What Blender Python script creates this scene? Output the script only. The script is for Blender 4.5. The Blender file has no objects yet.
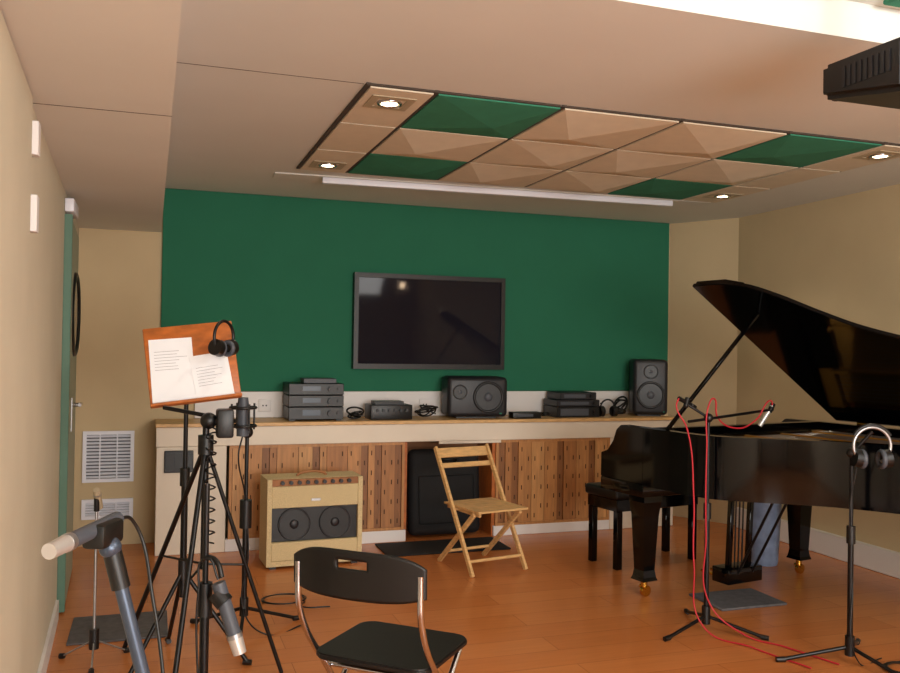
import bpy, bmesh, math, random
from mathutils import Vector, Matrix
random.seed(7)
S=bpy.context.scene
S.view_settings.view_transform='Standard'
S.view_settings.look='None'
S.view_settings.exposure=0.0

# ---------------------------------------------------------------- materials
def lin(c):
    out=[]
    for x in c:
        x=x/255.0
        out.append(x/12.92 if x<=0.04045 else ((x+0.055)/1.055)**2.4)
    return tuple(out)+(1.0,)
def mat(name,c,rough=0.6,metal=0.0,var=0.0,scale=8.0,bump=0.0,bscale=60.0,emit=None,estr=0.0,coat=0.0,spec=0.5,aniso=None):
    m=bpy.data.materials.new(name); m.use_nodes=True
    nt=m.node_tree; b=nt.nodes['Principled BSDF']
    b.inputs['Base Color'].default_value=lin(c)
    b.inputs['Roughness'].default_value=rough
    b.inputs['Metallic'].default_value=metal
    b.inputs['Specular IOR Level'].default_value=spec
    if coat: b.inputs['Coat Weight'].default_value=coat; b.inputs['Coat Roughness'].default_value=0.05
    tc=None
    if var or bump:
        tc=nt.nodes.new('ShaderNodeTexCoord')
        mp=nt.nodes.new('ShaderNodeMapping'); nt.links.new(tc.outputs['Object'],mp.inputs[0])
        if aniso: mp.inputs['Scale'].default_value=aniso
    if var:
        n=nt.nodes.new('ShaderNodeTexNoise'); n.inputs['Scale'].default_value=scale; n.inputs['Detail'].default_value=5
        nt.links.new(mp.outputs[0],n.inputs['Vector'])
        r=nt.nodes.new('ShaderNodeValToRGB')
        r.color_ramp.elements[0].position=0.3; r.color_ramp.elements[1].position=0.7
        r.color_ramp.elements[0].color=lin([max(0,x*(1-var)) for x in c])
        r.color_ramp.elements[1].color=lin([min(255,x*(1+var)) for x in c])
        nt.links.new(n.outputs['Fac'],r.inputs[0]); nt.links.new(r.outputs[0],b.inputs['Base Color'])
    if bump:
        n2=nt.nodes.new('ShaderNodeTexNoise'); n2.inputs['Scale'].default_value=bscale
        nt.links.new(mp.outputs[0],n2.inputs['Vector'])
        bp=nt.nodes.new('ShaderNodeBump'); bp.inputs['Strength'].default_value=bump; bp.inputs['Distance'].default_value=0.01
        nt.links.new(n2.outputs['Fac'],bp.inputs['Height']); nt.links.new(bp.outputs[0],b.inputs['Normal'])
    if emit:
        b.inputs['Emission Color'].default_value=lin(emit); b.inputs['Emission Strength'].default_value=estr
    return m
M={}
M['wall']=mat('wall_tan_paint',(198,177,140),0.85,var=0.015,scale=3,bump=0.08,bscale=120)
M['wallL']=mat('wall_left_paint',(208,200,178),0.85,var=0.015,scale=3,bump=0.08,bscale=120)
M['ceil']=mat('ceiling_paint',(216,216,210),0.9,var=0.01,scale=2)
M['green']=mat('green_fabric',(48,112,86),0.95,var=0.012,scale=3,bump=0.08,bscale=400,spec=0.1)
M['greentile']=mat('green_tile',(60,132,106),0.9,var=0.03,scale=12,spec=0.2)
M['creamtile']=mat('cream_tile',(216,204,182),0.9,var=0.015,scale=12,spec=0.2)
M['door']=mat('door_pale_green',(158,164,142),0.6)
M['dooredge']=mat('door_edge_green',(88,122,104),0.6)
M['cream']=mat('cream_lacquer',(224,212,194),0.5,var=0.01)
M['white']=mat('white_paint',(226,222,220),0.5)
M['whitemetal']=mat('white_metal',(228,230,240),0.4)
M['black']=mat('black_plastic',(9,9,10),0.42)
M['blackm']=mat('black_matte',(14,14,16),0.8,var=0.2,scale=40)
M['blackmetal']=mat('black_metal',(12,12,14),0.35,metal=0.3)
M['gloss']=mat('piano_black_lacquer',(3,3,4),0.08,spec=0.3)
M['screen']=mat('tv_glass',(26,26,36),0.05,spec=0.12)
M['chrome']=mat('chrome',(200,200,205),0.18,metal=1.0)
M['steel']=mat('satin_steel',(170,170,172),0.38,metal=0.9)
M['silver']=mat('silver_mic',(205,202,198),0.35,metal=0.6)
M['brass']=mat('brass',(215,165,70),0.25,metal=1.0)
M['gold']=mat('gold_plate',(190,140,60),0.35,metal=0.7)
M['graym']=mat('grey_plastic',(70,74,82),0.5)
M['boomgray']=mat('boom_grey_metal',(70,80,96),0.35,metal=0.5)
M['dkgray']=mat('dark_grey_paint',(26,27,32),0.45)
M['beige']=mat('beige_plastic',(176,160,132),0.5)
M['dust']=mat('blue_grey_plastic',(116,130,156),0.45,var=0.12,scale=14)
M['mat']=mat('grey_rubber_mat',(86,84,86),0.9,var=0.1,scale=30)
M['dark']=mat('seam_and_gap_shade',(70,60,52),0.95)  # dark tone of ceiling joints, also painted shade around the tiles
M['slot']=mat('slot_dark',(62,36,20),0.95)
M['pine']=mat('beech_wood',(208,166,110),0.45,var=0.08,scale=6,aniso=(3,3,14))
M['orangewood']=mat('orange_wood',(176,98,42),0.4,var=0.12,scale=8,aniso=(2,12,2))
M['tweed']=mat('tweed_covering',(204,184,140),0.85,var=0.10,scale=180,bump=0.3,bscale=300)
M['panelback']=mat('brown_panel',(150,98,56),0.6,var=0.1,scale=6)
M['paper']=mat('paper',(236,238,242),0.8)
M['ink']=mat('ink',(165,165,172),0.8)
M['red']=mat('red_cable',(180,28,42),0.5)
M['ivory']=mat('ivory_keys',(236,232,220),0.3)
M['lamp']=mat('lamp_glow',(255,235,200),0.5,emit=(255,230,190),estr=22)
M['lamphot']=mat('lamp_glow_hot',(255,235,200),0.5,emit=(255,220,180),estr=220)
M['lcd']=mat('lcd_blue',(30,50,70),0.3)
P=[mat('plank_a',(180,126,74),0.5,var=0.08,scale=5,aniso=(10,10,1)),
   mat('plank_b',(164,110,62),0.5,var=0.08,scale=5,aniso=(10,10,1)),
   mat('plank_c',(134,86,46),0.5,var=0.08,scale=5,aniso=(10,10,1)),
   mat('plank_d',(194,142,88),0.5,var=0.08,scale=5,aniso=(10,10,1))]
fm=bpy.data.materials.new('laminate_floor'); fm.use_nodes=True
nt=fm.node_tree; b=nt.nodes['Principled BSDF']; b.inputs['Roughness'].default_value=0.27
tc=nt.nodes.new('ShaderNodeTexCoord'); mp=nt.nodes.new('ShaderNodeMapping')
nt.links.new(tc.outputs['Object'],mp.inputs[0])
br=nt.nodes.new('ShaderNodeTexBrick'); br.inputs['Scale'].default_value=1.0
br.inputs['Brick Width'].default_value=1.25; br.inputs['Row Height'].default_value=0.19
br.inputs['Mortar Size'].default_value=0.0015; br.inputs['Bias'].default_value=0.0
br.inputs['Color1'].default_value=lin((200,124,68)); br.inputs['Color2'].default_value=lin((192,115,60)); br.inputs['Mortar'].default_value=lin((146,82,42))
nt.links.new(mp.outputs[0],br.inputs['Vector'])
mp2=nt.nodes.new('ShaderNodeMapping'); mp2.inputs['Scale'].default_value=(1.2,18,1); nt.links.new(tc.outputs['Object'],mp2.inputs[0])
nz=nt.nodes.new('ShaderNodeTexNoise'); nz.inputs['Scale'].default_value=2.5; nz.inputs['Detail'].default_value=6; nt.links.new(mp2.outputs[0],nz.inputs['Vector'])
rp=nt.nodes.new('ShaderNodeValToRGB'); rp.color_ramp.elements[0].color=(0.82,0.82,0.82,1); rp.color_ramp.elements[1].color=(1.08,1.08,1.08,1)
nt.links.new(nz.outputs['Fac'],rp.inputs[0])
mx=nt.nodes.new('ShaderNodeMix'); mx.data_type='RGBA'; mx.blend_type='MULTIPLY'; mx.inputs[0].default_value=1.0
nt.links.new(br.outputs['Color'],mx.inputs[6]); nt.links.new(rp.outputs[0],mx.inputs[7]); nt.links.new(mx.outputs[2],b.inputs['Base Color'])
M['floor']=fm

# ---------------------------------------------------------------- helpers
def link(o,parent=None):
    S.collection.objects.link(o)
    if parent is not None: o.parent=parent
    return o
def empty(name,loc=(0,0,0),rz=0.0):
    e=bpy.data.objects.new(name,None); e.empty_display_size=0.1
    e.location=loc; e.rotation_euler=(0,0,math.radians(rz)); S.collection.objects.link(e); return e
def fin(name,bm,m,parent,smooth=False):
    bmesh.ops.recalc_face_normals(bm,faces=bm.faces)
    me=bpy.data.meshes.new(name); bm.to_mesh(me); bm.free()
    if isinstance(m,(list,tuple)):
        for x in m: me.materials.append(x)
    else: me.materials.append(m)
    if smooth:
        for p in me.polygons: p.use_smooth=True
        try: me.set_sharp_from_angle(angle=math.radians(40))
        except Exception: pass
    o=bpy.data.objects.new(name,me); link(o,parent); return o
def addbox(bm,lo,hi,mi=0,mtx=None):
    v=[bm.verts.new((x,y,z)) for x in (lo[0],hi[0]) for y in (lo[1],hi[1]) for z in (lo[2],hi[2])]
    if mtx: 
        for q in v: q.co=mtx@q.co
    for f in ((0,1,3,2),(4,6,7,5),(0,4,5,1),(2,3,7,6),(0,2,6,4),(1,5,7,3)):
        fc=bm.faces.new([v[i] for i in f]); fc.material_index=mi
def box(p,name,lo,hi,m,bev=0.0,seg=2,mtx=None):
    bm=bmesh.new(); addbox(bm,lo,hi)
    if bev: bmesh.ops.bevel(bm,geom=bm.edges[:],offset=bev,segments=seg,affect='EDGES',profile=0.5)
    if mtx: bmesh.ops.transform(bm,matrix=mtx,verts=bm.verts)
    return fin(name,bm,m,p,smooth=bool(bev))
def addrod(bm,a,c,r,r2=None,n=14,mi=0,caps=True):
    a=Vector(a); c=Vector(c); d=c-a; L=d.length
    q=d.to_track_quat('Z','Y').to_matrix().to_4x4()
    mt=Matrix.Translation((a+c)/2)@q
    g=bmesh.ops.create_cone(bm,cap_ends=caps,segments=n,radius1=r,radius2=(r if r2 is None else r2),depth=L,matrix=mt)
    for v in g['verts']:
        for f in v.link_faces: f.material_index=mi
def rod(p,name,a,c,r,m,r2=None,n=16):
    bm=bmesh.new(); addrod(bm,a,c,r,r2,n); return fin(name,bm,m,p,smooth=True)
def rods(p,name,L,m,n=12):
    bm=bmesh.new()
    for t in L: addrod(bm,t[0],t[1],t[2],(t[3] if len(t)>3 else None),n)
    return fin(name,bm,m,p,smooth=True)
def boxes(p,name,L,m):
    bm=bmesh.new()
    for t in L: addbox(bm,t[0],t[1],t[2] if len(t)>2 else 0)
    return fin(name,bm,m,p)
def beam(p,name,a,c,w,t,m,bev=0.003,side=(1,0,0)):
    a=Vector(a); c=Vector(c); d=(c-a); L=d.length; z=d.normalized()
    x=Vector(side); x=(x-z*x.dot(z)).normalized(); y=z.cross(x)
    mt=Matrix((x,y,z)).transposed().to_4x4(); mt.translation=a
    return box(p,name,(-w/2,-t/2,0),(w/2,t/2,L),m,bev,1,mt)
def tube(p,name,pts,r,m,cyc=False,smooth=True,res=3):
    cu=bpy.data.curves.new(name,'CURVE'); cu.dimensions='3D'; cu.bevel_depth=r; cu.bevel_resolution=res; cu.use_fill_caps=True
    if smooth and len(pts)>2:
        sp=cu.splines.new('BEZIER'); sp.bezier_points.add(len(pts)-1)
        for i,q in enumerate(pts):
            bp=sp.bezier_points[i]; bp.co=q; bp.handle_left_type='AUTO'; bp.handle_right_type='AUTO'
    else:
        sp=cu.splines.new('POLY'); sp.points.add(len(pts)-1)
        for i,q in enumerate(pts): sp.points[i].co=(q[0],q[1],q[2],1)
    sp.use_cyclic_u=cyc
    cu.materials.append(m); o=bpy.data.objects.new(name+'_curve',cu); link(o,p)
    bpy.context.view_layer.update()
    dg=bpy.context.evaluated_depsgraph_get(); me=bpy.data.meshes.new_from_object(o.evaluated_get(dg))
    for q in me.polygons: q.use_smooth=True
    bpy.data.objects.remove(o); n=bpy.data.objects.new(name,me); link(n,p); return n
def prism(p,name,out,z0,z1,m,bev=0.0,mtx=None):
    bm=bmesh.new(); v=[bm.verts.new((q[0],q[1],z0)) for q in out]; f=bm.faces.new(v)
    r=bmesh.ops.extrude_face_region(bm,geom=[f]); 
    for e in r['geom']:
        if isinstance(e,bmesh.types.BMVert): e.co.z=z1
    if bev: bmesh.ops.bevel(bm,geom=bm.edges[:],offset=bev,segments=2,affect='EDGES')
    if mtx: bmesh.ops.transform(bm,matrix=mtx,verts=bm.verts)
    return fin(name,bm,m,p,smooth=True)
def ball(p,name,c,r,m,sc=(1,1,1)):
    bm=bmesh.new(); bmesh.ops.create_uvsphere(bm,u_segments=24,v_segments=14,radius=r)
    for v in bm.verts: v.co=Vector((v.co.x*sc[0],v.co.y*sc[1],v.co.z*sc[2]))+Vector(c)
    return fin(name,bm,m,p,smooth=True)
def torus(p,name,c,R,r,m,axis='Z',a0=0,a1=360,sc=(1,1)):
    n=36; pts=[]
    cyc=(a1-a0)>=360
    for i in range(n if cyc else n+1):
        t=math.radians(a0+(a1-a0)*i/n); x=R*math.cos(t)*sc[0]; y=R*math.sin(t)*sc[1]
        if axis=='Z': q=(x,y,0)
        elif axis=='Y': q=(x,0,y)
        else: q=(0,x,y)
        pts.append((q[0]+c[0],q[1]+c[1],q[2]+c[2]))
    return tube(p,name,pts,r,m,cyc,smooth=False)

# ---------------------------------------------------------------- room shell
YB=6.642; ZC=2.559; ZU=2.69; YS=2.449; YN=-2.6; XR=4.61
def xl(y): return -0.30-0.0305*y
def slab(name,out,z0,z1,m): return prism(None,name,out,z0,z1,m)
slab('floor',[(-.8,YN-.1),(XR+.3,YN-.1),(XR+.3,YB+.3),(-.8,YB+.3)],-0.1,0.0,M['floor'])
slab('wall_left',[(xl(YN),YN),(xl(YB),YB),(xl(YB)-.1,YB),(xl(YN)-.1,YN)],0,ZU,M['wallL'])
slab('wall_back',[(-.8,YB),(XR+.3,YB),(XR+.3,YB+.15),(-.8,YB+.15)],0,ZU,M['wall'])
slab('wall_right',[(XR,YN),(XR+.15,YN),(XR+.15,YB),(XR,YB)],0,ZU,M['wall'])
slab('wall_right_corner',[(4.30,YB),(4.61,6.10),(4.61,YB)],0,ZC,M['wall'])
slab('wall_front',[(-.8,YN-.15),(XR+.15,YN-.15),(XR+.15,YN),(-.8,YN)],0,ZU,M['wallL'])
slab('ceiling',[(-.8,YS),(XR+.15,YS),(XR+.15,YB+.15),(-.8,YB+.15)],ZC,ZU+.1,M['ceil'])
slab('ceiling_upper',[(-.8,YN-.15),(XR+.15,YN-.15),(XR+.15,YS),(-.8,YS)],ZU,ZU+.1,M['ceil'])
slab('trim_soffit',[(-.58,YN),(0.055,YN),(0.045,YB),(-.58,YB)],2.24,ZC-.0005,M['ceil'])
boxes(None,'trim_ceiling_joint',[((0.07,3.616,ZC-.0012),(0.83,3.620,ZC+.001)),((-.5,3.2,2.2388),(0.05,3.204,2.241))],M['dark'])
box(None,'wall_back_green_panel',(0.055,YB-.03,1.09),(4.275,YB-.001,ZC-.001),M['green'],0.003,1)
box(None,'trim_backsplash',(0.30,YB-.03,0.895),(4.2,YB-.001,1.088),M['white'],0.002,1)
slab('baseboard_left',[(xl(1.0)+.001,1.0),(xl(4.95)+.001,4.95),(xl(4.95)+.016,4.95),(xl(1.0)+.016,1.0)],0.0,0.10,M['white'])
box(None,'baseboard_right',(XR-.045,YN+.01,0.0),(XR-.001,6.05,0.16),M['white'],0.004,1)
e=empty('door_1')
pr=[(xl(2.0)+.001,2.0),(xl(3.10)+.001,3.10),(xl(3.10)+.014,3.10),(xl(2.0)+.014,2.0)]
prism(e,'leaf',pr,0.11,2.235,M['wallL'],0.002)
for i,(a,c) in enumerate(((2.05,2.16),(1.80,1.92),(0.28,0.35))):
    box(e,'hinge_%d'%(i+1),(xl(3.15)+.001,3.105,a),(xl(3.15)+.034,3.16,c),M['white'],0.002,1)
e=empty('door_2')
y0,y1=5.06,5.98
pr=[(xl(y0)+.001,y0),(xl(y1)+.001,y1),(xl(y1)+.030,y1),(xl(y0)+.035,y0)]
prism(e,'leaf',pr,0.01,2.10,M['door'],0.003)
pr=[(xl(y0)+.001,y0-.03),(xl(y0)+.001,y0-.001),(xl(y0)+.040,y0-.001),(xl(y0)+.040,y0-.03)]
prism(e,'green_edge_strip',pr,0.01,2.12,M['dooredge'],0.003)
cx=xl(5.52)+.036
torus(e,'porthole_ring',(cx,5.52,1.60),0.23,0.016,M['black'],'X')
rod(e,'porthole_glass',(cx-.004,5.52,1.60),(cx+.006,5.52,1.60),0.22,M['screen'],n=32)
rods(e,'door_handle',[((cx,5.42,1.08),(cx+.05,5.42,1.08),.012),((cx+.045,5.40,1.08),(cx+.045,5.52,1.08),.010)],M['chrome'])
box(e,'lock_plate',(cx-.004,5.40,0.93),(cx+.006,5.45,1.12),M['steel'])
box(e,'door_closer',(xl(5.1)+.005,5.0,2.13),(xl(5.1)+.05,5.3,2.20),M['whitemetal'],0.005)
def grille(name,x0,x1,z0,z1,n):
    e=empty(name); y=YB-.001
    boxes(e,'frame',[((x0,y-.02,z0),(x1,y,z0+.025)),((x0,y-.02,z1-.025),(x1,y,z1)),((x0,y-.02,z0+.025),(x0+.025,y,z1-.025)),((x1-.025,y-.02,z0+.025),(x1,y,z1-.025))],M['whitemetal'])
    box(e,'duct',(x0+.02,y-.004,z0+.02),(x1-.02,y,z1-.02),M['graym'])
    bm=bmesh.new()
    H=(z1-z0-.05)/n
    for i in range(n):
        z=z0+.025+H*(i+.5)
        mt=Matrix.Translation((0,y-.011,z))@Matrix.Rotation(math.radians(40),4,'X')
        addbox(bm,(x0+.022,-.009,-.0015),(x1-.022,.009,.0015),0,mt)
    fin('louvres',bm,M['whitemetal'],e)
    boxes(e,'mullions',[((x0+(x1-x0)*k/3-.004,y-.019,z0+.02),(x0+(x1-x0)*k/3+.004,y-.012,z1-.02)) for k in (1,2)],M['whitemetal'])
grille('ventilation_grille',-.45,-.11,.45,.81,13)
grille('ventilation_grille',-.45,-.11,.19,.33,5)

# ---------------------------------------------------------------- ceiling acoustic tiles
gx=[0.845,1.15,1.76,2.39,3.02,3.63,3.94]; gy=[3.60,4.23,4.86,5.48]
e=empty('ceiling_acoustic_tiles',(0,0,0))
bars=[]
w=.010
for x in gx: bars.append(((x-w,gy[0]-w,ZC-.010),(x+w,gy[-1]+w,ZC-.0005)))
for y in gy: bars.append(((gx[0]-w,y-w*.7,ZC-.0095),(gx[-1]+w,y+w*.7,ZC-.001)))
boxes(e,'gap_shade_strips',bars,M['dark'])  # dark strips stand in for the recess shadow along tile edges
greens={(1,0),(1,2),(4,0),(4,2)}
for i in range(6):
    for j in range(3):
        x0,x1=gx[i]+.012,gx[i+1]-.012; y0,y1=gy[j]+.009,gy[j+1]-.009
        z=ZC-.004
        bm=bmesh.new()
        if i in (0,5):
            addbox(bm,(x0,y0,z-.012),(x1,y1,z)); fin('flat_tile',bm,M['creamtile'],e); continue
        k=1 if (i+j)%2 else -1
        cx,cy=(x0+x1)/2+.10*k,(y0+y1)/2+.06
        c=[bm.verts.new(q) for q in ((x0,y0,z-.012),(x1,y0,z-.012),(x1,y1,z-.012),(x0,y1,z-.012))]
        t=[bm.verts.new(q) for q in ((x0,y0,z),(x1,y0,z),(x1,y1,z),(x0,y1,z))]
        a=bm.verts.new((cx,cy,z-(.034 if (i,j) in greens else .052)))
        for q in range(4):
            bm.faces.new((c[q],c[(q+1)%4],a)); bm.faces.new((c[q],t[q],t[(q+1)%4],c[(q+1)%4]))
        bm.faces.new(t)
        fin('pyramid_tile',bm,M['greentile'] if (i,j) in greens else M['creamtile'],e)
LP=[(0.99,3.80),(0.99,5.26),(3.79,3.79),(3.79,5.20)]
for (x,y) in LP:
    e=empty('ceiling_downlight',(x,y,ZC-.017))
    boxes(e,'plate',[((-.10,-.10,-.004),(.10,-.065,0)),((-.10,.065,-.004),(.10,.10,0)),((-.10,-.065,-.004),(-.065,.065,0)),((.065,-.065,-.004),(.10,.065,0))],M['beige'])
    torus(e,'ring',(0,0,-.004),.050,.007,M['chrome'])
    rod(e,'bulb',(0,0,-.004),(0,0,-.001),.036,M['lamp'],n=24)
    l=bpy.data.lights.new('downlight','SPOT'); l.energy=24; l.color=(1,.86,.66); l.spot_size=math.radians(120); l.spot_blend=.8; l.shadow_soft_size=.04
    o=bpy.data.objects.new('downlight_lamp',l); link(o,e); o.location=(0,0,-.012)
e=empty('ceiling_track_spotlight',(4.23,-2.0,ZU))
rod(e,'stem',(0,0,-.001),(0,0,-.10),.012,M['black'])
rod(e,'housing',(0,-.09,-.15),(0,.0,-.155),.05,M['black'],n=24)
ball(e,'bulb',(0,.005,-.16),.036,M['lamphot'])
e=empty('projection_screen_housing',(2.33,5.69,ZC),-3.0)
box(e,'cover_plate',(-1.60,-.085,-.010),(1.60,.085,-.0005),M['ceil'],0.002,1)
box(e,'screen_slot',(-1.29,-.075,-.050),(1.29,-.02,-.010),M['whitemetal'],0.006,2)
e=empty('upper_ceiling_tiles')
for i in range(3):
    for j in range(3):
        x=2.40+i*.62; y=.6+j*.61
        box(e,'tile',(x,y,ZU-.02),(x+.59,y+.58,ZU-.001),M['greentile'] if (i+j)%2==0 else M['creamtile'],0.006,1)

# ---------------------------------------------------------------- projector
e=empty('ceiling_projector',(2.035,2.12,0))
bm=bmesh.new()
v=[bm.verts.new(q) for q in ((0,-.17,2.21),(.38,-.17,2.21),(.38,.17,2.27),(0,.17,2.27),(0,-.17,2.375),(.38,-.17,2.375),(.38,.17,2.38),(0,.17,2.38))]
for f in ((0,1,2,3),(4,5,6,7),(0,1,5,4),(1,2,6,5),(2,3,7,6),(3,0,4,7)): bm.faces.new([v[i] for i in f])
bmesh.ops.bevel(bm,geom=bm.edges[:],offset=.018,segments=3,affect='EDGES')
fin('body',bm,M['black'],e,True)
rod(e,'lens',(.10,.15,2.32),(.10,.21,2.32),.035,M['black'],n=24)
boxes(e,'side_vents',[((-.003,-.12+i*.022,2.28),(.002,-.108+i*.022,2.345)) for i in range(9)],M['dkgray'])
rod(e,'mount_pole',(.19,0,2.36),(.19,0,ZU-.021),.02,M['steel'])
rod(e,'mount_plate',(.19,0,ZU-.035),(.19,0,ZU-.021),.07,M['steel'],n=24)
rods(e,'mount_arms',[((.19,0,2.42),(.06,-.1,2.36),.008),((.19,0,2.42),(.32,-.1,2.36),.008),((.19,0,2.42),(.06,.1,2.37),.008),((.19,0,2.42),(.32,.1,2.37),.008)],M['steel'])
tube(e,'cable',[(.14,-.15,2.33),(.12,-.2,2.45),(.17,-.08,2.55),(.2,-.04,2.668)],.006,M['black'])

# ---------------------------------------------------------------- TV
e=empty('flat_screen_tv')
x0,x1,z0,z1=1.455,2.70,1.265,2.005; y=YB-.031
boxes(e,'bezel',[((x0,y-.07,z0),(x1,y,z0+.04)),((x0,y-.07,z1-.035),(x1,y,z1)),((x0,y-.07,z0+.04),(x0+.035,y,z1-.035)),((x1-.035,y-.07,z0+.04),(x1,y,z1-.035))],M['black'])
box(e,'screen',(x0+.03,y-.055,z0+.035),(x1-.03,y-.005,z1-.03),M['screen'])

# ---------------------------------------------------------------- counter
YC=6.22
e=empty('built_in_counter')
X0,X1=0.03,4.10; yb=YB-.032
box(e,'worktop',(X0,YC-.012,0.868),(X1,yb,0.893),M['pine'],0.003,1)
box(e,'fascia',(X0+.005,YC,0.735),(X1-.01,YC+.03,0.867),M['cream'],0.003,1)
box(e,'fascia_deep_left',(2.05-.0,YC+.001,0.715),(2.55,YC+.028,0.734),M['cream'])
box(e,'end_cabinet',(X0+.01,YC+.002,0.0),(0.50,yb,0.734),M['cream'],0.003,1)
box(e,'end_cabinet_right',(3.50,YC+.002,0.0),(X1-.01,yb,0.734),M['cream'],0.003,1)
box(e,'plinth_left',(0.501,YC+.004,0.0),(1.80,YC+.05,0.085),M['white'],0.002,1)
box(e,'plinth_right',(2.50,YC+.004,0.0),(3.499,YC+.05,0.075),M['white'],0.002,1)
box(e,'knee_space_back',(1.81,yb-.03,0.0),(2.49,yb,0.734),M['panelback'])
box(e,'partition_left',(1.785,YC+.03,0.0),(1.81,yb-.031,0.734),M['orangewood'])
box(e,'partition_right',(2.49,YC+.03,0.0),(2.515,yb-.031,0.734),M['orangewood'])
def absorber(name,xa,xb,za,zb,seq):
    boxes(e,name+'_frame',[((xa,YC+.008,za),(xa+.02,YC+.04,zb)),((xb-.02,YC+.008,za),(xb,YC+.04,zb)),((xa+.02,YC+.008,za),(xb-.02,YC+.04,za+.02)),((xa+.02,YC+.008,zb-.02),(xb-.02,YC+.04,zb))],P[0])
    box(e,name+'_backing',(xa+.02,YC+.03,za+.02),(xb-.02,YC+.045,zb-.02),M['slot'])
    tot=sum(q[1] for q in seq); bm=bmesh.new(); bs=bmesh.new(); a=xa+.022
    for i,(s,wd) in enumerate(seq):
        W=(xb-xa-.044)*wd/tot
        addbox(bm,(a+.0015,YC+.012+(.010 if s==2 else 0),za+.021),(a+W-.0015,YC+.029,zb-.021),s)
        rows=4; off=(i%2)*.5; nc=1 if wd<2 else 2
        for c_ in range(nc):
            for k in range(rows):
                z=za+.05+(zb-za-.07)*(k+(off+.5*c_)%1)/rows
                if z+.045<zb-.02:
                    xx=a+W*(c_+.5)/nc
                    d=.010 if s==2 else 0
                    addbox(bs,(xx-.0035,YC+.010+d,z),(xx+.0035,YC+.0135+d,z+.034))
        a+=W
    fin(name+'_planks',bm,P,e); fin(name+'_slots',bs,M['slot'],e)
absorber('absorber_left',0.52,1.785,0.085,0.734,[(3,2),(0,2),(2,1),(1,1),(0,3),(3,2),(2,1),(0,1),(1,3),(0,2),(2,1),(0,1),(2,1),(1,2),(2,1)])
absorber('absorber_right',2.515,3.50,0.075,0.734,[(2,1),(1,1),(2,1),(0,2),(3,2),(0,2),(2,1),(1,2),(0,2),(2,1),(3,2)])
box(e,'socket_panel',(0.09,YC-.014,0.56),(0.28,YC+.001,0.71),M['dkgray'],0.004,1)
boxes(e,'socket_modules',[((.10+i*.058,YC-.020,.58),(.148+i*.058,YC-.0145,.69)) for i in range(3)],M['black'])
for x in (0.80,1.18,2.05,3.60):
    e2=empty('wall_socket',(x,yb+.001,0.985))
    box(e2,'plate',(-.045,-.010,-.045),(.045,0,.045),M['white'],.004,2)
    rods(e2,'holes',[((-.012,-.012,0),(-.012,-.009,0),.006),((.012,-.012,0),(.012,-.009,0),.006)],M['dkgray'])
e=empty('black_gig_case',(2.14,6.34,0))
mt=Matrix.Rotation(math.radians(-5),4,'X')
box(e,'case',(-.285,-.06,0.012),(.285,.06,.66),M['blackm'],.05,4,mt)
box(e,'pocket',(-.22,-.075,.10),(.22,-.058,.46),M['blackm'],.015,2,mt)
tube(e,'handle',[(-.06,-.062,.57),(-.05,-.10,.59),(.05,-.10,.59),(.06,-.062,.57)],.01,M['black'])
box(None,'black_floor_mat',(1.55,5.78,0.0005),(2.46,6.16,0.012),M['blackm'],.004,1)

# ---------------------------------------------------------------- items on counter
ZT=0.8935
e=empty('hifi_component_stack',(1.13,6.43,ZT))
for i,(h0,h1) in enumerate(((.01,.10),(.103,.185),(.188,.27))):
    box(e,'unit_%d'%(i+1),(-.20,-.15,h0),(.20,.15,h1),M['black'],.004,1)
    boxes(e,'display_%d'%(i+1),[((-.10,-.153,h0+.03),(.03,-.149,h1-.02))],M['lcd'])
    rods(e,'knobs_%d'%(i+1),[((.10,-.150,(h0+h1)/2),(.10,-.172,(h0+h1)/2),.02),((.16,-.150,(h0+h1)/2),(.16,-.165,(h0+h1)/2),.011)],M['dkgray'])
boxes(e,'feet',[((sx*.17-.02,sy*.11-.02,0),(sx*.17+.02,sy*.11+.02,.011)) for sx in(-1,1) for sy in(-1,1)],M['black'])
box(e,'set_top_box',(-.09,-.12,.271),(.15,.04,.305),M['graym'],.003,1)
e=empty('audio_interface',(1.70,6.40,ZT))
box(e,'case',(-.16,-.1,0),(.16,.1,.11),M['black'],.006,2)
rods(e,'knobs',[((-.11+i*.045,-.1,.07),(-.11+i*.045,-.115,.07),.012) for i in range(6)],M['dkgray'])
boxes(e,'top_unit',[((-.12,-.07,.1105),(.10,.07,.135))],M['dkgray'])
def speaker(name,loc,rz,w,h,d,horizontal):
    e=empty(name,loc,rz)
    box(e,'cabinet',(-w/2,-d/2,.012),(w/2,d/2,.012+h),M['dkgray'],.035,4)
    boxes(e,'stand',[((-w*.33,-d*.3,0),(w*.33,d*.3,.02))],M['black'])
    y=-d/2-.001
    def drv(cx,cz,R,nm):
        torus(e,nm+'_surround',(cx,y-.002,cz),R,R*.10,M['black'],'Y')
        rod(e,nm+'_cone',(cx,y-.004,cz),(cx,y+.02,cz),R*.95,M['black'],R*.35,n=28)
        ball(e,nm+'_dome',(cx,y+.001,cz),R*.32,M['graym'],(1,.5,1))
    if horizontal:
        drv(w*.17,.012+h*.5,h*.36,'woofer'); drv(-w*.30,.012+h*.62,h*.17,'tweeter')
    else:
        drv(0,.012+h*.36,w*.36,'woofer'); drv(0,.012+h*.78,w*.19,'tweeter')
    boxes(e,'led',[((w*.36,y-.002,.035),(w*.40,y+.002,.045))],M['greentile'])
speaker('studio_monitor_speaker',(2.40,6.43,ZT),-6,.48,.31,.26,True)
speaker('studio_monitor_speaker',(3.96,6.42,ZT),-22,.29,.46,.27,False)
e=empty('power_adapter_box',(2.78,6.30,ZT))
box(e,'case',(-.12,-.05,0),(.12,.05,.05),M['black'],.006,2)
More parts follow.
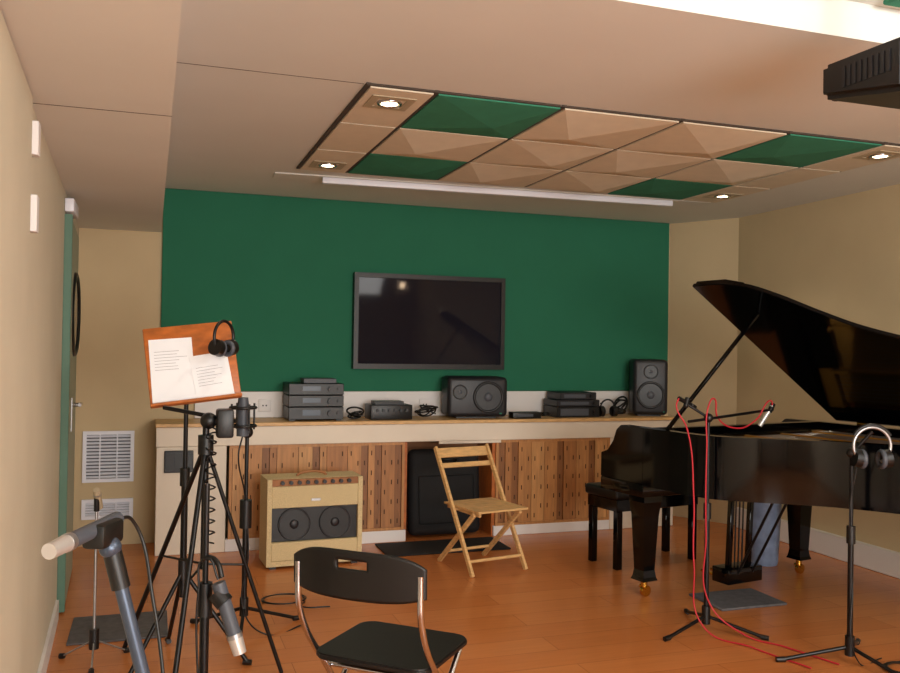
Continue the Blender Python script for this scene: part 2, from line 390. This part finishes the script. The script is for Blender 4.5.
boxes(e,'front_label',[((-.08,-.052,.015),(.05,-.049,.035))],M['graym'])
e=empty('tape_deck_stack',(3.25,6.43,ZT))
for i,(h0,h1,wd) in enumerate(((0,.085,.19),(.087,.14,.19),(.142,.20,.16))):
    box(e,'deck_%d'%(i+1),(-wd,-.13,h0),(wd,.13,h1),M['dkgray' if i!=0 else 'black'],.004,1)
    boxes(e,'panel_%d'%(i+1),[((-wd+.03,-.133,h0+.015),(wd-.1,-.129,h1-.015))],M['graym'])
    rods(e,'knob_%d'%(i+1),[((wd-.05,-.13,(h0+h1)/2),(wd-.05,-.148,(h0+h1)/2),.014)],M['black'])
def tangle(name,cx,cy,z,rx,ry,n,m,hz=.03,r=.005):
    pts=[]
    for i in range(n):
        t=i*1.9+random.random()*.6; k=.45+.55*random.random()
        pts.append((cx+rx*k*math.cos(t),cy+ry*k*math.sin(t),z+r+.006+random.random()*hz))
    return tube(None,name,pts,r,m)
tangle('cable_bundle',1.44,6.38,ZT,.075,.07,14,M['black'],.07,.007)
tangle('cable_bundle',2.00,6.37,ZT,.10,.06,14,M['black'],.09,.006)
tangle('cable_bundle',2.97,6.32,ZT,.06,.03,12,M['black'],.03,.005)
tangle('cable_bundle',3.70,6.42,ZT,.07,.08,18,M['black'],.14,.008)
tangle('cable_bundle',2.0,6.50,ZT,.09,.04,8,M['white'],.07,.004)
e=empty('headphones',(3.53,6.33,ZT))
torus(e,'headband',(0,0,.075),.065,.007,M['black'],'Y',0,180)
for s in(-1,1):
    rod(e,'earcup_%d'%(1 if s<0 else 2),(s*.075,0,.045),(s*.050,0,.045),.043,M['black'],n=24)
    torus(e,'cushion_%d'%(1 if s<0 else 2),(s*.046,0,.045),.034,.010,M['blackm'],'X')

# ---------------------------------------------------------------- guitar amp
e=empty('guitar_combo_amplifier',(1.02,5.80,0),3)
W,D,H=.315,.135,.575
boxes(e,'feet',[((sx*.27-.02,sy*.1-.02,0),(sx*.27+.02,sy*.1+.02,.018)) for sx in(-1,1) for sy in(-1,1)],M['black'])
bmf=[((-W,-D,.018),(-W+.03,D,H)),((W-.03,-D,.018),(W,D,H)),((-W+.03,-D,.018),(W-.03,D,.05)),((-W+.03,-D+.03,H-.03),(W-.03,D,H)),((-W+.03,D-.02,.05),(W-.03,D,H-.03))]
boxes(e,'cabinet',bmf,M['tweed'])
box(e,'baffle_upper',(-W+.03,-D+.002,.39),(W-.03,-D+.03,H-.045),M['tweed'],.004,1)
box(e,'baffle_lower',(-W+.03,-D+.002,.05),(W-.03,-D+.03,.17),M['tweed'],.004,1)
box(e,'control_panel',(-W+.03,-D+.004,H-.044),(W-.03,-D+.05,H-.002),M['panelback'],.002,1)
rods(e,'control_knobs',[((-.22+i*.055,-D+.004,H-.022),(-.22+i*.055,-D-.018,H-.022),.013) for i in range(9)],M['black'])
box(e,'grille_recess',(-W+.03,-D+.03,.17),(W-.03,-D+.05,.39),M['black'])
for i,s in enumerate((-1,1)):
    torus(e,'speaker_rim_%d'%(i+1),(s*.135,-D+.026,.28),.10,.007,M['dkgray'],'Y')
    rod(e,'speaker_cone_%d'%(i+1),(s*.135,-D+.022,.28),(s*.135,-D+.029,.28),.095,M['black'],.05,n=32)
    ball(e,'speaker_dome_%d'%(i+1),(s*.135,-D+.022,.28),.03,M['dkgray'],(1,.4,1))
boxes(e,'badge',[((-.03,-D-.002,.43),(.03,-D+.002,.445))],M['steel'])
tube(e,'carry_handle',[(-.10,0,H),(-.08,0,H+.016),(.08,0,H+.016),(.10,0,H)],.009,M['panelback'])

# ---------------------------------------------------------------- wooden folding chair
e=empty('wooden_folding_chair',(2.08,5.41,0),12)
for s,n in((-1,'left'),(1,'right')):
    beam(e,'long_leg_'+n,(s*.205,.26,.765),(s*.205,-.235,.0),.020,.034,M['pine'])
    beam(e,'short_leg_'+n,(s*.178,-.20,.385),(s*.178,.235,0),.020,.032,M['pine'])
    beam(e,'seat_rail_'+n,(s*.155,-.235,.385),(s*.155,.16,.385),.018,.03,M['pine'])
boxes(e,'seat_slats',[((-.19,-.27+i*.062,.401),(.19,-.214+i*.062,.413)) for i in range(7)],M['pine'])
beam(e,'back_slat_top',(-.205,.245,.725),(.205,.245,.725),.07,.014,M['pine'],side=(0,.5,.82))
beam(e,'back_slat_mid',(-.197,.20,.645),(.197,.20,.645),.035,.012,M['pine'],side=(0,.5,.82))
rods(e,'stretchers',[((-.2,-.18,.085),(.2,-.18,.085),.010),((-.175,.16,.08),(.175,.16,.08),.010),((-.2,.02,.385),(.2,.02,.385),.008)],M['pine'])

# ---------------------------------------------------------------- black folding chair
e=empty('black_folding_chair',(.77,2.82,0),138)
for s,n in((-1,'left'),(1,'right')):
    tube(e,'long_leg_'+n,[(s*.215,.235,.76),(s*.215,.22,.60),(s*.21,.05,.36),(s*.21,-.22,.012)],.0105,M['chrome'])
    tube(e,'short_leg_'+n,[(s*.19,-.15,.43),(s*.19,.0,.29),(s*.19,.24,.012)],.0105,M['chrome'])
    for y in(-.22,.24): rod(e,'foot_%s_%d'%(n,1 if y<0 else 2),(s*(.21 if y<0 else .19),y-.004 if y<0 else y+.0,0),(s*(.21 if y<0 else .19),y,.035),.014,M['black'])
rods(e,'crossbars',[((-.21,-.19,.055),(.21,-.19,.055),.009),((-.19,.21,.055),(.19,.21,.055),.009),((-.21,.04,.37),(.21,.04,.37),.008)],M['chrome'])
out=[]
hw,y0,y1,rr=.21,-.21,.17,.06
for cx,cy,a in((hw-rr,y1-rr,0),(-hw+rr,y1-rr,90),(-hw+rr,y0+rr,180),(hw-rr,y0+rr,270)):
    for k in range(7):
        t=math.radians(a+15*k); out.append((cx+rr*math.cos(t),cy+rr*math.sin(t)))
prism(e,'seat',out,.43,.45,M['black'],.005)
bm=bmesh.new(); nx,nz=44,16; G={}
for i in range(nx+1):
    for j in range(nz+1):
        u=-1+2*i/nx; t=j/nz
        zt=.82-.035*abs(u)**5-.008*u*u; zb=.67+.02*abs(u)**4
        z=zb+(zt-zb)*t
        G[i,j]=bm.verts.new((u*.232,.222+.045*(1-u*u)+.03*(z-.62),z))
for i in range(nx):
    for j in range(nz):
        u=-1+2*(i+.5)/nx; t=(j+.5)/nz
        if abs(u)<.24 and .60<t<.82: continue
        bm.faces.new((G[i,j],G[i+1,j],G[i+1,j+1],G[i,j+1]))
o=fin('backrest',bm,M['black'],e,True)
md=o.modifiers.new('s','SOLIDIFY'); md.thickness=.012; md.offset=0

# ---------------------------------------------------------------- grand piano
RZ=-80
O=(2.62,4.62)
e=empty('grand_piano',(O[0],O[1],0),RZ)
W=1.48
def bez(pts,n=40):
    out=[]; P_=[pts[0]]+pts+[pts[-1]]
    for i in range(1,len(P_)-2):
        for k in range(6):
            t=k/6; a,b_,c,d=P_[i-1],P_[i],P_[i+1],P_[i+2]
            out.append(tuple(.5*((2*b_[q])+(-a[q]+c[q])*t+(2*a[q]-5*b_[q]+4*c[q]-d[q])*t*t+(-a[q]+3*b_[q]-3*c[q]+d[q])*t**3) for q in(0,1)))
    out.append(pts[-1]); return out
curve=bez([(.60,0),(.76,.04),(.90,.15),(1.03,.29),(1.18,.43),(1.36,.54),(1.56,.63),(1.74,.72),(1.90,.85),(1.99,1.01),(2.02,1.19),(1.98,1.36),(1.87,1.46),(1.72,1.48)])
def outline(x0,ins):
    base=[(x0,0)]+[(q[0],q[1]) for q in curve]+[(x0,W)]
    if not ins: return base
    n=len(base); out=[]
    for i in range(n):
        a=Vector(base[i-1]) ; b_=Vector(base[i]); c=Vector(base[(i+1)%n])
        d1=(b_-a); d2=(c-b_)
        n1=Vector((-d1.y,d1.x)).normalized() if d1.length>1e-6 else Vector((0,0)); n2=Vector((-d2.y,d2.x)).normalized() if d2.length>1e-6 else n1
        nn=(n1+n2); nn=nn.normalized() if nn.length>1e-6 else n1
        s=1/max(.35,nn.dot(n2))
        out.append(tuple(b_+nn*ins*s))
    return out
def ring(name,x0,ins,z0,z1,m):
    A=outline(x0,0); B=outline(x0,ins); n=len(A); bm=bmesh.new()
    VA0=[bm.verts.new((q[0],q[1],z0)) for q in A]; VA1=[bm.verts.new((q[0],q[1],z1)) for q in A]
    VB0=[bm.verts.new((q[0],q[1],z0)) for q in B]; VB1=[bm.verts.new((q[0],q[1],z1)) for q in B]
    for i in range(n):
        j=(i+1)%n
        bm.faces.new((VA0[i],VA0[j],VA1[j],VA1[i])); bm.faces.new((VB0[i],VB1[i],VB1[j],VB0[j]))
        bm.faces.new((VA1[i],VA1[j],VB1[j],VB1[i])); bm.faces.new((VA0[i],VB0[i],VB0[j],VA0[j]))
    return fin(name,bm,m,e,True)
ring('rim',.26,.055,.67,1.0,M['gloss'])
prism(e,'bottom_board',outline(.27,.05),.68,.70,M['black'])
prism(e,'soundboard',outline(.31,.054),.90,.91,M['orangewood'])
prism(e,'iron_plate',outline(.36,.10),.925,.94,M['gold'])
bm=bmesh.new()
for i in range(46):
    y=.16+i*.0265
    xe=.62
    for q in curve:
        if q[1]<y-.09: xe=max(xe,q[0])
    addrod(bm,(.44,y,.955),(min(xe,1.85),y,.955),.0014,None,5)
fin('strings',bm,M['steel'],e)
boxes(e,'plate_struts',[((.42,.25+k*.3,.94),(.75+k*.26,.27+k*.3,.965)) for k in range(4)],M['gold'])
box(e,'tuning_pin_block',(.32,.06,.90),(.44,W-.06,.95),M['gold'],.004,1)
box(e,'keybed',(-.12,.0,.60),(.26,W,.675),M['gloss'],.006,2)
for y0_,n in((0,'treble'),(W-.07,'bass')):
    prism(e,'arm_'+n,[(-.12,.676),(.262,.676),(.262,1.0),(.06,1.0),(.02,.97),(-.01,.90),(-.06,.84),(-.12,.82)],0,.07,M['gloss'],.004,Matrix.Translation((0,y0_+.07,0))@Matrix.Rotation(math.radians(90),4,'X'))
box(e,'key_slip',(-.115,.071,.676),(-.09,W-.071,.745),M['gloss'],.003,1)
bm=bmesh.new(); kw=(W-.22)/52
for i in range(52): addbox(bm,(-.085,.11+i*kw+.0008,.70),(.07,.11+(i+1)*kw-.0008,.75))
fin('white_keys',bm,M['ivory'],e)
bm=bmesh.new()
for i in range(51):
    if i%7 in(0,1,3,4,5): addbox(bm,(-.03,.11+(i+1)*kw-.006,.75),(.07,.11+(i+1)*kw+.006,.762))
fin('black_keys',bm,M['black'],e)
box(e,'fallboard',(.07,.071,.74),(.10,W-.071,.93),M['gloss'],.004,1,None)
box(e,'front_case',(.10,.071,.676),(.27,W-.071,.955),M['gloss'],.004,1)
def pleg(n,x,y):
    bm=bmesh.new()
    prof=[(.055,.10),(.048,.12),(.042,.16),(.056,.48),(.066,.56),(.066,.60)]
    prev=None
    for w_,z in prof:
        vs=[bm.verts.new((x+sx*w_,y+sy*w_,z)) for sx,sy in((-1,-1),(1,-1),(1,1),(-1,1))]
        if prev: 
            for q in range(4): bm.faces.new((prev[q],prev[(q+1)%4],vs[(q+1)%4],vs[q]))
        else: bm.faces.new(vs)
        prev=vs
    bm.faces.new(prev)
    fin('leg_'+n,bm,M['gloss'],e)
    rods(e,'caster_stem_'+n,[((x,y,.06),(x,y,.11),.02),((x-.03,y,.055),(x+.03,y,.055),.012)],M['brass'])
    rod(e,'caster_wheel_'+n,(x-.012,y+.01,.033),(x+.012,y+.01,.033),.033,M['brass'],n=20)
pleg('treble',.16,.11); pleg('bass',.20,W-.09); pleg('tail',1.65,1.10)
box(e,'leg_block_tail',(1.55,1.0,.60),(1.75,1.2,.672),M['gloss'],.004,1)
L0=.50
box(e,'lyre_top',(.34,L0,.60),(.46,L0+.28,.672),M['gloss'],.004,1)
for k,y in enumerate((L0+.06,L0+.22)): beam(e,'lyre_pillar_%d'%(k+1),(.40,y,.60),(.38,y,.17),.03,.03,M['gloss'])
box(e,'lyre_box',(.31,L0,.085),(.44,L0+.28,.175),M['gloss'],.006,2)
rods(e,'lyre_rods',[((.39,L0+.11+.03*i,.60),(.38,L0+.11+.03*i,.17),.005) for i in range(3)]+[((.42,L0+.08,.12),(.72,L0+.08,.67),.008),((.42,L0+.20,.12),(.72,L0+.20,.67),.008)],M['blackmetal'])
for k in range(3): box(e,'pedal_%d'%(k+1),(.17,L0+.045+.08*k,.10),(.32,L0+.08+.08*k,.115),M['brass'],.005,2)
phi=math.radians(32.5)
lid=[(.40,-.01)]+[(q[0]+.01,q[1]-.01 if q[1]<1.4 else q[1]) for q in curve]+[(.40,W)]
ml=Matrix.Translation((0,W,1.012))@Matrix.Rotation(-phi,4,'X')@Matrix.Translation((0,-W,0))
prism(e,'lid',lid,0,.022,M['gloss'],.003,ml)
prism(e,'lid_front_flap',[(.405,.0),(.62,.0),(.72,.04),(.76,W-.01),(.405,W-.01)],.024,.044,M['gloss'],.003,ml)
def lidpt(x,s): return (x,W-s*math.cos(phi),1.012+s*math.sin(phi))
tp=lidpt(.66,1.20)
beam(e,'lid_prop',(.42,.03,1.0),tp,.022,.018,M['gloss'])
rods(e,'hinges',[((x,W+.004,1.006),(x+.08,W+.004,1.006),.008) for x in(.55,1.1,1.55)],M['brass'])
box(e,'music_desk',(.30,.35,.957),(.50,W-.35,.972),M['gloss'],.003,1)

e=empty('piano_bench',(3.22,5.26,0),RZ+90)
box(e,'seat_cushion',(-.38,-.17,.46),(.38,.17,.53),M['black'],.02,3)
box(e,'apron',(-.36,-.155,.38),(.36,.155,.46),M['gloss'],.004,1)
for sx in(-1,1):
    for sy in(-1,1): beam(e,'leg_%d%d'%((sx+1)//2,(sy+1)//2),(sx*.33,sy*.13,.38),(sx*.33,sy*.13,0),.045,.045,M['gloss'])

# ---------------------------------------------------------------- microphone stands
def tripod(e,x,y,zj,R,ang0,m=None,rr=.009,foot=True):
    m=m or M['blackmetal']
    L=[]
    for k in range(3):
        a=math.radians(ang0+120*k); L.append(((x,y,zj),(x+R*math.cos(a),y+R*math.sin(a),.012),rr))
    rods(e,'tripod_legs',L,m)
    rods(e,'tripod_feet',[((x+R*.93*math.cos(math.radians(ang0+120*k)),y+R*.93*math.sin(math.radians(ang0+120*k)),.0145),(x+R*1.06*math.cos(math.radians(ang0+120*k)),y+R*1.06*math.sin(math.radians(ang0+120*k)),.0125),.0125) for k in range(3)],M['black'])
    rod(e,'tripod_hub',(x,y,zj-.04),(x,y,zj+.05),.022,M['black'])
def mic_body(e,a,c,r,m,head=None):
    a=Vector(a); c=Vector(c)
    rod(e,'microphone_body',a,a.lerp(c,.72),r,m,n=24)
    rod(e,'microphone_collar',a.lerp(c,.72),a.lerp(c,.78),r*1.12,M['steel'],n=24)
    rod(e,'microphone_grille',a.lerp(c,.78),c,r*1.08,head or m,r*.95,n=24)

e=empty('microphone_stand',(2.73,3.84,0))
tripod(e,0,0,.08,.29,195)
rod(e,'pole_lower',(0,0,.05),(0,0,.62),.013,M['blackmetal']); rod(e,'pole_upper',(0,0,.6),(0,0,1.10),.009,M['blackmetal'])
rod(e,'clutch',(0,0,.58),(0,0,.66),.02,M['black'])
ball(e,'boom_joint',(0,0,1.10),.024,M['black'])
rod(e,'boom',(-.14,-.03,1.085),(.50,.12,1.13),.0075,M['blackmetal'])
mic_body(e,(.49,.115,1.15),(.43,.14,1.04),.013,M['silver'])
rod(e,'mic_clip',(.47,.11,1.12),(.50,.12,1.16),.014,M['black'])
rod(e,'side_arm',(0,0,1.10),(-.11,.03,1.17),.007,M['blackmetal'])
mic_body(e,(-.16,.03,1.20),(-.04,.06,1.15),.011,M['black'])
rod(e,'side_mic_clip',(-.12,.03,1.155),(-.10,.04,1.20),.013,M['black'])
tube(e,'boom_cable',[(.49,.11,1.15),(.47,.10,1.18),(.36,.08,1.08),(.20,.04,1.04),(.07,.02,1.10),(.03,.0,1.20),(-.005,-.01,1.17),(-.022,-.02,.95),(-.02,-.02,.5),(-.0,-.03,.15),(.12,-.15,.02),(.22,-.33,.008),(.30,-.60,.008)],.004,M['red'])
tube(e,'side_cable',[(-.16,.03,1.20),(-.18,.02,1.16),(-.13,.0,1.05),(-.09,-.01,.7),(-.09,-.02,.35),(-.06,-.06,.05),(.06,-.3,.008),(.14,-.6,.008)],.004,M['red'])

e=empty('microphone_stand',(3.10,3.25,0))
tripod(e,0,0,.08,.32,160)
rod(e,'pole_lower',(0,0,.05),(0,0,.60),.013,M['blackmetal']); rod(e,'pole_upper',(0,0,.58),(.0,0,.98),.009,M['blackmetal'])
rod(e,'clutch',(0,0,.56),(0,0,.64),.02,M['black'])
ball(e,'joint',(0,0,.98),.024,M['black'])
rod(e,'arm',(0,0,.98),(.06,-.06,1.085),.008,M['blackmetal'])
e=empty('headphones',(3.16,3.19,1.02),-20)
torus(e,'headband',(0,0,0),.085,.008,M['steel'],'Y',-60,240)
torus(e,'headband_padding',(0,0,0),.095,.009,M['black'],'Y',30,150)
for s in(-1,1):
    rod(e,'earcup_%d'%(1 if s<0 else 2),(s*.082,0,-.055),(s*.05,0,-.06),.042,M['black'],n=24)
    torus(e,'cushion_%d'%(1 if s<0 else 2),(s*.045,0,-.061),.034,.012,M['graym'],'X')
tube(e,'cord',[(-.07,.0,-.10),(-.09,.02,-.3),(-.07,.03,-.6),(-.05,.0,-1.0),(.1,.1,-1.012)],.003,M['black'])

def coil(name,cx,cy,R,turns,m,r=.0045,tail=None):
    pts=[]
    for i in range(turns*10):
        t=i*2*math.pi/10; k=1+.12*math.sin(i*.7)
        pts.append((cx+R*k*math.cos(t),cy+R*k*.8*math.sin(t),.006+r+.002*(i/10)))
    if tail: pts+=tail
    return tube(None,name,pts,r,m)
coil('red_cable_coil',2.74,3.06,.13,4,M['red'],tail=[(2.95,2.97,.01),(3.05,2.8,.01)])
coil('black_cable_coil',3.27,3.10,.09,4,M['black'],.005,tail=[(3.42,3.05,.01),(3.6,3.15,.01)])
coil('black_cable_coil',0.72,4.95,.12,2,M['black'],.004,tail=[(.80,4.8,.01),(.95,4.75,.01)])
box(None,'grey_floor_pad',(3.02,4.10,0.0005),(3.46,4.42,.014),M['mat'],.003,1)
e=empty('waste_bin',(3.98,4.95,0))
bm=bmesh.new(); prof=[(.085,.0),(.09,.02),(.11,.42),(.118,.42),(.118,.435),(.108,.435),(.086,.03)]
prev=None
for r_,z in prof:
    ringv=[bm.verts.new((r_*math.cos(2*math.pi*k/28),r_*math.sin(2*math.pi*k/28),z+.0)) for k in range(28)]
    if prev: 
        for k in range(28): bm.faces.new((prev[k],prev[(k+1)%28],ringv[(k+1)%28],ringv[k]))
    else: bm.faces.new(ringv)
    prev=ringv
bm.faces.new(prev); fin('bucket',bm,M['dust'],e,True)

# ---------------------------------------------------------------- left side
e=empty('music_stand',(0.15,4.12,0))
tripod(e,0,0,.42,.30,100,rr=.010)
rod(e,'pole_lower',(0,0,.30),(0,0,.85),.015,M['blackmetal']); rod(e,'pole_upper',(0,0,.80),(.0,0,1.24),.010,M['blackmetal'])
rod(e,'clutch',(0,0,.80),(0,0,.88),.022,M['black'])
md_=Matrix.Translation((.02,-.04,1.357))@Matrix.Rotation(math.radians(-7),4,'Y')@Matrix.Rotation(math.radians(-18),4,'X')
box(e,'desk',(-.195,-.008,-.18),(.195,.008,.18),M['orangewood'],.006,2,md_)
box(e,'desk_lip',(-.195,-.045,-.19),(.195,-.006,-.176),M['orangewood'],.003,1,md_)
def page(n,x0_,x1_,z0_,z1_,rot,yy):
    mm=md_@Matrix.Translation(((x0_+x1_)/2,yy,(z0_+z1_)/2))@Matrix.Rotation(math.radians(rot),4,'Y')
    a,b_=(x1_-x0_)/2,(z1_-z0_)/2
    box(e,n,(-a,-.0008,-b_),(a,.0008,b_),M['paper'],0,1,mm)
    bm=bmesh.new()
    for i in range(7):
        z=b_-.06-i*.014
        addbox(bm,(-a+.02,-.0014,z),(a-.02-.06*random.random(),-.0009,z+.002),0,mm)
    fin(n+'_text',bm,M['ink'],e)
page('sheet_1',-.18,.005,-.172,.12,2,-.010); page('sheet_2',-.005,.16,-.172,.03,-3,-.0125)
rod(e,'tilt_bracket',(0,.0,1.22),(0.0,-.02,1.30),.018,M['black'])
rods(e,'desk_bracket',[((-.1,.005,1.30),(.1,.005,1.32),.006)],M['black'])
e=empty('headphones',(.30,3.99,1.475),50)
torus(e,'headband',(0,0,0),.07,.007,M['black'],'Y',-40,220)
for s in(-1,1):
    rod(e,'earcup_%d'%(1 if s<0 else 2),(s*.065,0,-.045),(s*.035,0,-.05),.036,M['black'],n=24)
    torus(e,'cushion_%d'%(1 if s<0 else 2),(s*.03,0,-.051),.028,.010,M['graym'],'X')

e=empty('microphone_stand',(.46,4.49,0))
tripod(e,0,0,.12,.30,20)
rod(e,'pole_lower',(0,0,.08),(0,0,.62),.014,M['blackmetal']); rod(e,'pole_upper',(0,0,.60),(0,0,1.0),.010,M['blackmetal'])
rod(e,'clutch',(0,0,.52),(0,0,.66),.03,M['black'])
ball(e,'joint',(0,0,1.0),.03,M['black'])
rod(e,'shock_mount_arm',(0,0,1.0),(-.03,-.05,1.07),.010,M['black'])
for k,z in enumerate((1.04,1.13)): torus(e,'shock_mount_ring_%d'%(k+1),(-.03,-.08,z),.062,.007,M['black'])
for k in range(4):
    a=k*math.pi/2+.4; rod(e,'shock_mount_post_%d'%(k+1),(-.03+.062*math.cos(a),-.08+.062*math.sin(a),1.02),(-.03+.062*math.cos(a),-.08+.062*math.sin(a),1.15),.005,M['black'])
rod(e,'microphone_body',(-.03,-.08,.99),(-.03,-.08,1.12),.030,M['graym'],n=24)
rod(e,'microphone_grille',(-.03,-.08,1.12),(-.03,-.08,1.18),.031,M['graym'],.024,n=24)
tube(e,'cable',[(-.03,-.08,.99),(-.05,-.1,.9),(-.01,-.02,.7),(.015,-.015,.4),(.0,-.03,.1),(.1,-.1,.008),(.3,.0,.008)],.004,M['black'])

e=empty('boom_microphone_stand',(.20,3.80,0))
ap=(.02,0,1.02)
rods(e,'tripod_legs',[(ap,(-.30,.55,.012),.011),(ap,(-.12,-.40,.012),.011),(ap,(.36,.05,.012),.009)],M['blackmetal'])
rod(e,'column',(.02,0,.50),(.02,0,1.12),.014,M['blackmetal'])
rods(e,'braces',[((.02,0,.52),(-.15,.29,.50),.005),((.02,0,.52),(-.055,-.205,.50),.005),((.02,0,.52),(.19,.026,.50),.005)],M['blackmetal'])
rod(e,'hub',(.02,0,.98),(.02,0,1.06),.032,M['black'])
ball(e,'head_joint',(.03,0,1.12),.035,M['black'])
rod(e,'head_arm',(.03,0,1.12),(.10,-.02,1.11),.016,M['black'])
box(e,'head_clamp',(.06,-.05,1.05),(.13,.03,1.17),M['black'],.01,2)
rod(e,'short_boom',(-.15,.10,1.17),(.14,-.04,1.12),.009,M['blackmetal'])
tube(e,'coiled_cable',[(.03,-.02,1.1)]+[(.04+.02*math.cos(i*1.6),-.03+.02*math.sin(i*1.6),1.08-.012*i) for i in range(40)],.0035,M['black'])

e=empty('microphone_stand',(.165,2.75,0))
tripod(e,0,0,.15,.28,60)
rod(e,'pole_lower',(0,0,.10),(0,0,.66),.014,M['blackmetal']); rod(e,'pole_upper',(0,0,.64),(0,0,1.02),.009,M['blackmetal'])
rod(e,'clutch',(0,0,.62),(0,0,.72),.022,M['black'])
tube(e,'arm',[(0,0,.80),(.03,-.03,.79),(.045,-.05,.745)],.008,M['black'])
mic_body(e,(.035,-.05,.73),(.10,-.07,.52),.021,M['graym'],M['silver'])
rod(e,'mic_clip',(.03,-.045,.70),(.055,-.06,.67),.028,M['black'],n=24)
tube(e,'cable',[(.035,-.05,.74),(.0,-.03,.80),(-.02,-.02,.70),(-.015,-.02,.4),(0,-.03,.15),(.1,-.2,.008)],.0035,M['black'])

e=empty('boom_microphone_stand',(.03,1.69,0))
tripod(e,0,0,.14,.26,80)
rod(e,'pole',(0,0,.10),(0,0,.70),.013,M['dkgray'])
ball(e,'boom_joint',(0,0,.70),.028,M['black'])
rod(e,'boom',(.02,0,.62),(-.088,.012,1.05),.0125,M['boomgray'])
rod(e,'boom_collar',(-.076,.011,1.00),(-.092,.012,1.065),.017,M['black'])
ball(e,'swivel',(-.096,.010,1.075),.020,M['boomgray'])
mt=Matrix.Translation((-.108,.015,1.10))@Matrix.Rotation(math.radians(-24),4,'Z')
box(e,'mic_clip',(-.022,-.04,-.022),(.022,.04,.022),M['black'],.008,2,mt)
mic_body(e,(-.087,.073,1.114),(-.183,-.137,1.106),.0140,M['graym'],M['silver'])
tube(e,'cable',[(-.087,.073,1.114),(-.06,.12,1.10),(-.02,.10,.95),(.01,.03,.7),(.015,.015,.4),(.02,.02,.12),(.1,.2,.008)],.0035,M['black'])

e=empty('small_microphone_stand',(-.225,4.25,0))
tripod(e,0,0,.10,.16,30,M['steel'],.004)
rod(e,'pole',(0,0,.06),(.0,0,.70),.006,M['steel'])
rod(e,'mic_clip',(0,0,.68),(.0,-.01,.74),.012,M['black'])
mic_body(e,(.01,.03,.69),(0,-.03,.78),.016,M['beige'])

box(None,'grey_carpet_mat',(-.36,4.50,0.0005),(.10,4.92,.012),M['mat'],.003,1)

# ---------------------------------------------------------------- lights
def area(name,loc,size,energy,color,rot=(0,0,0),sy=None):
    l=bpy.data.lights.new(name,'AREA'); l.energy=energy; l.color=color; l.shape='RECTANGLE'; l.size=size; l.size_y=sy or size
    o=bpy.data.objects.new(name,l); S.collection.objects.link(o); o.location=loc; o.rotation_euler=[math.radians(a) for a in rot]; return o
area('fill_light_rear',(1.5,-2.45,1.4),2.6,250,(1,.985,.95),(103,0,0),1.6)  # added fill behind the camera, no real fixture
area('fill_light_upper',(2.6,0.3,2.5),1.4,60,(1,.98,.95),(42,0,0),.8)  # added out-of-view fill under the upper ceiling, no real fixture
w_=bpy.data.worlds.new('world'); S.world=w_; w_.use_nodes=True
w_.node_tree.nodes['Background'].inputs[0].default_value=(.05,.05,.05,1)

# ---------------------------------------------------------------- camera
cd=bpy.data.cameras.new('camera'); cam=bpy.data.objects.new('camera',cd); S.collection.objects.link(cam)
y_,p_,r_=[math.radians(a) for a in(18.834,.632,.909)]
F=Vector((math.sin(y_)*math.cos(p_),math.cos(y_)*math.cos(p_),math.sin(p_)))
R=Vector((math.cos(y_),-math.sin(y_),0)); U=R.cross(F)
R2=R*math.cos(r_)+U*math.sin(r_); U2=U*math.cos(r_)-R*math.sin(r_)
mt=Matrix((R2,U2,-F)).transposed().to_4x4(); mt.translation=(0,0,1.45)
cam.matrix_world=mt
cd.sensor_fit='HORIZONTAL'; cd.sensor_width=36; cd.lens=36*871.8/900; cd.clip_start=.05
S.camera=cam
